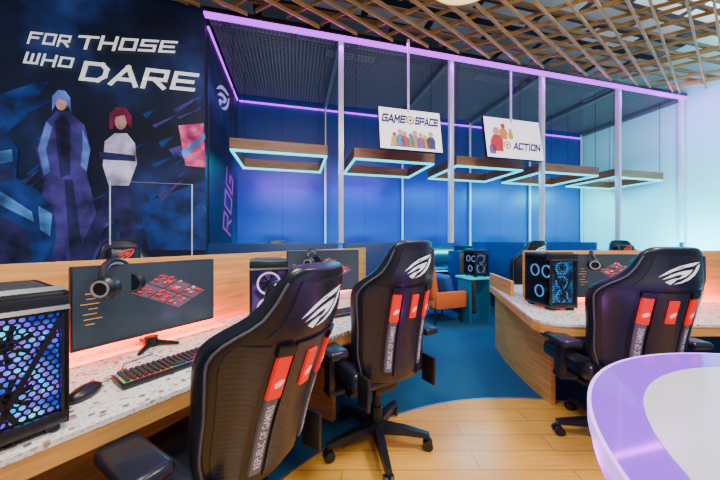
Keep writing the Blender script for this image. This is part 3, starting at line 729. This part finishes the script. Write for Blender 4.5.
# ------------------------------------------------------------------ booths: partitions, desks and seats
parts = [(W(S/2, .03), S-.06, ang_u, 'navy half height partition closing the first booth, behind the left desk'), (W(S+.47, .03), .86, ang_u, 'navy half height partition closing the second booth, behind the middle chair'),
         (W(3*S, DEP/2+.1), DEP-.5, ang_u+R(90), 'navy half height partition behind the right desk computer'), (W(4*S, DEP/2+.1), DEP-.5, ang_u+R(90), 'navy half height partition behind the right desk monitor')]
for pos, l, rz, lb in parts:
    o = MB().box((0, 0, .63), (l, .06, 1.26), bev=.004).build('booth_partition', 'navy', loc=pos, rz=rz); tag(o, lb, 'partition', 'booth partitions')
names = ['first', 'second', 'third', 'fourth', 'last']
dim = [(.35, (.01, .02, .06)), (.5, (.03, .06, .2)), (.6, (.1, .2, .4)), (.7, (.02, .04, .15))]
for n in range(NB):
    t = thing('booth_desk', 'teal topped booth desk along the blue wall, %s booth from the mural' % names[n], 'desk', W(n*S+S/2, DEP-.36), ang_u, 'booth desks')
    MB().box((0, 0, .735), (S-.2, .62, .04), bev=.004).build('tabletop', 'teal_paint', t)
    for sx in (-1, 1): MB().box((sx*(S/2-.16), 0, .36), (.04, .56, .71)).build('leg_panel', 'navy', t)
    MB().box((0, -.30, .71), (S-.24, .015, .015)).build('light_strip', 'teal', t)
    make_monitor('monitor on the booth desk of the %s booth from the mural' % names[n], W(n*S+S/2-.1, DEP-.35, .755), ang_u, .07, seed=n+2, art=False)
    make_pc('tower computer on the booth desk of the %s booth from the mural' % names[n], W(n*S+S/2+.42, DEP-.36, .755), ang_u, .2, .36, .42, dim, (.12, .25, .5), .5)
# lounge seats, cabinet and small table in the open middle booth
ls = thing('lounge_chair', 'low orange lounge chair below the slim centre post, facing right', 'chair', (1.29, 4.5, 0), R(-70), 'orange lounge chairs')
MB().box((0, 0, .33), (.56, .60, .16), bev=.04, seg=3).build('seat', 'orange_fabric', ls)
MB().box((0, -.28, .64), (.58, .13, .54), bev=.05, seg=3, rx=R(8)).build('backrest', 'orange_fabric', ls)
for sx in (-1, 1): MB().box((sx*.30, 0, .38), (.07, .56, .26), bev=.03).build('armrest', 'orange_fabric', ls)
for sx in (-1, 1):
    for sy in (-1, 1): MB().tube([(sx*.22, sy*.22, .27), (sx*.25, sy*.25, 0)], [.022, .014], 8).build('leg', 'black', ls)
cu = MB().box((0, 0, 0), (.40, .14, .34), bev=.06, seg=4, rx=R(14)).build('cushion', 'blue_fabric', loc=(1.35, 4.48, .58), rz=R(-70))
tag(cu, 'blue cushion leaning on the orange lounge chair', 'cushion')
cb = thing('cabinet', 'dark wooden cabinet behind the orange lounge chair and slim post', 'cabinet', (1.92, 5.05, 0), ang_u)
MB().box((0, 0, .55), (.46, .36, 1.1), bev=.006).build('body', 'navy', cb)
for sx in (-1, 1):
    dd = MB().box((sx*.113, -.186, .55), (.215, .016, 1.04), bev=.003).build('door', 'canopy_wood', cb)
    MB().box((sx*.02, -.20, .6), (.012, .016, .14), bev=.003).build('handle', 'steel', dd)
st = thing('side_table', 'small cyan topped table beside the orange lounge chair', 'table', (1.84, 4.45, 0), ang_u)
cyl = mat('cyan laminate', (.06, .5, .55), .3, emit=.4, ecol=(.0, .6, .7))  # cyan glow put into the tabletop material itself
MB().box((0, 0, .70), (.42, .40, .03), bev=.005).build('tabletop', cyl, st)
for sx in (-1, 1): MB().box((sx*.17, 0, .34), (.03, .32, .68)).build('leg', 'teal_paint', st)
make_pc('dark tower computer standing on the small cyan topped table', (1.88, 4.47, .716), ang_u, .24, .30, .42, dim, (.2, .3, .5), .6)

# ------------------------------------------------------------------ lights
def area(name, loc, size, power, col, rot=(0, 0, 0), sy=None):
    l = bpy.data.lights.new(name, 'AREA'); l.energy = power; l.color = col; l.size = size
    if sy: l.shape = 'RECTANGLE'; l.size_y = sy
    o = bpy.data.objects.new(name, l); o.location = loc; o.rotation_euler = rot; C.objects.link(o); return o
def point(name, loc, power, col, r=.05):
    l = bpy.data.lights.new(name, 'POINT'); l.energy = power; l.color = col; l.shadow_soft_size = r
    o = bpy.data.objects.new(name, l); o.location = loc; C.objects.link(o); return o
area('ceiling fill', (-.6, .6, 3.85), .8, 105, (1, .93, .84))  # added fill lights out of view, with the next two, brightening the room
area('ceiling fill', (2.2, 1.0, 3.85), .8, 140, (1, .91, .80))
area('ceiling fill', (1.0, -1.5, 3.8), 1.1, 75, (1, .96, .93), (R(25), 0, 0))
for a in (1.0, 3.4, 5.6, 7.3): area('upper ceiling fill', W(a, -1.3, 4.45), .9, 10+9*a, (.95, .97, 1), (R(180), 0, ang_u))  # added lights facing up to brighten the ceiling above the lattice
for a in (1.2, 3.6, 6.4): area('lattice fill', W(a, -2.3, 3.2), .5, 16, (1, .80, .42), (R(180-30), 0, ang_u))  # added lights in mid-air, brightening the slats from below
pc_ = [(.38, .05, 1), (.18, .09, 1), (.04, .24, 1), (.0, .55, 1), (.0, .95, .85)]
for n in range(NB):
    area('booth wall fill', W(n*S+S/2, 1.15, 2.42), 1.1, (26, 24, 25, 32, 38)[n], pc_[n], (R(42), 0, ang_u), .3)  # added coloured light tinting each booth wall, no fixture there
    area('canopy lamp', W(.22+S*n+CW/2, .2+CD/2, CZ-.04), .9, 26, (.0, .7, 1), (0, 0, ang_u), .6)
    area('mesh light', W(n*S+S/2, .9, 3.0), .8, 4, (.8, .75, .9), (R(180), 0, ang_u))  # faces up at the mesh panels, no fixture modelled
    area('teal wall fill', W(n*S+S/2, DEP-.55, 1.05), 1.2, 22, (.0, .8, .8), (R(115), 0, ang_u), .06)  # added low light turning the lower back wall teal
area('beam glow', W(LEN/2, -.12, TOP-.02), LEN-.4, 80, (.55, .0, 1), (R(-35), 0, ang_u), .05)
area('right wall wash', W(LEN-.7, -.3, 1.0), .8, 85, (.0, .8, 1), (R(90), 0, ang_u+R(-90)))
area('right wall wash', W(LEN-1.6, -1.2, 2.6), 1.0, 65, (.35, .95, 1), (R(90), 0, ang_u+R(-90)))
area('right wall wash', W(LEN-.8, -.3, 3.5), .5, 16, (.6, .1, 1), (R(90), 0, ang_u+R(-90)))
area('desk glow', D(-.15, .60, .79), 1.3, 13, (1, .06, .0), (R(78), 0, ang_w), .03)
area('desk glow', D(1.5, .60, .79), 1.2, 9, (1, .06, .0), (R(78), 0, ang_w), .03)
area('desk glow', (2.5, 2.44, .79), 1.7, 12, (1, .06, .0), (R(78), 0, 0), .03)
point('table glow', (.75, 1.1, .5), 3, (.5, .06, 1), .05)
w = bpy.data.worlds.new('World'); bpy.context.scene.world = w; w.use_nodes = True
w.node_tree.nodes['Background'].inputs[0].default_value = (.9, .9, 1, 1); w.node_tree.nodes['Background'].inputs[1].default_value = .30

cd = bpy.data.cameras.new('Camera'); cd.sensor_width = 36; cd.lens = F/720*36; cd.clip_start = .02
co = bpy.data.objects.new('Camera', cd); co.location = CAM; co.rotation_euler = (R(90), 0, 0); C.objects.link(co)
bpy.context.scene.camera = co
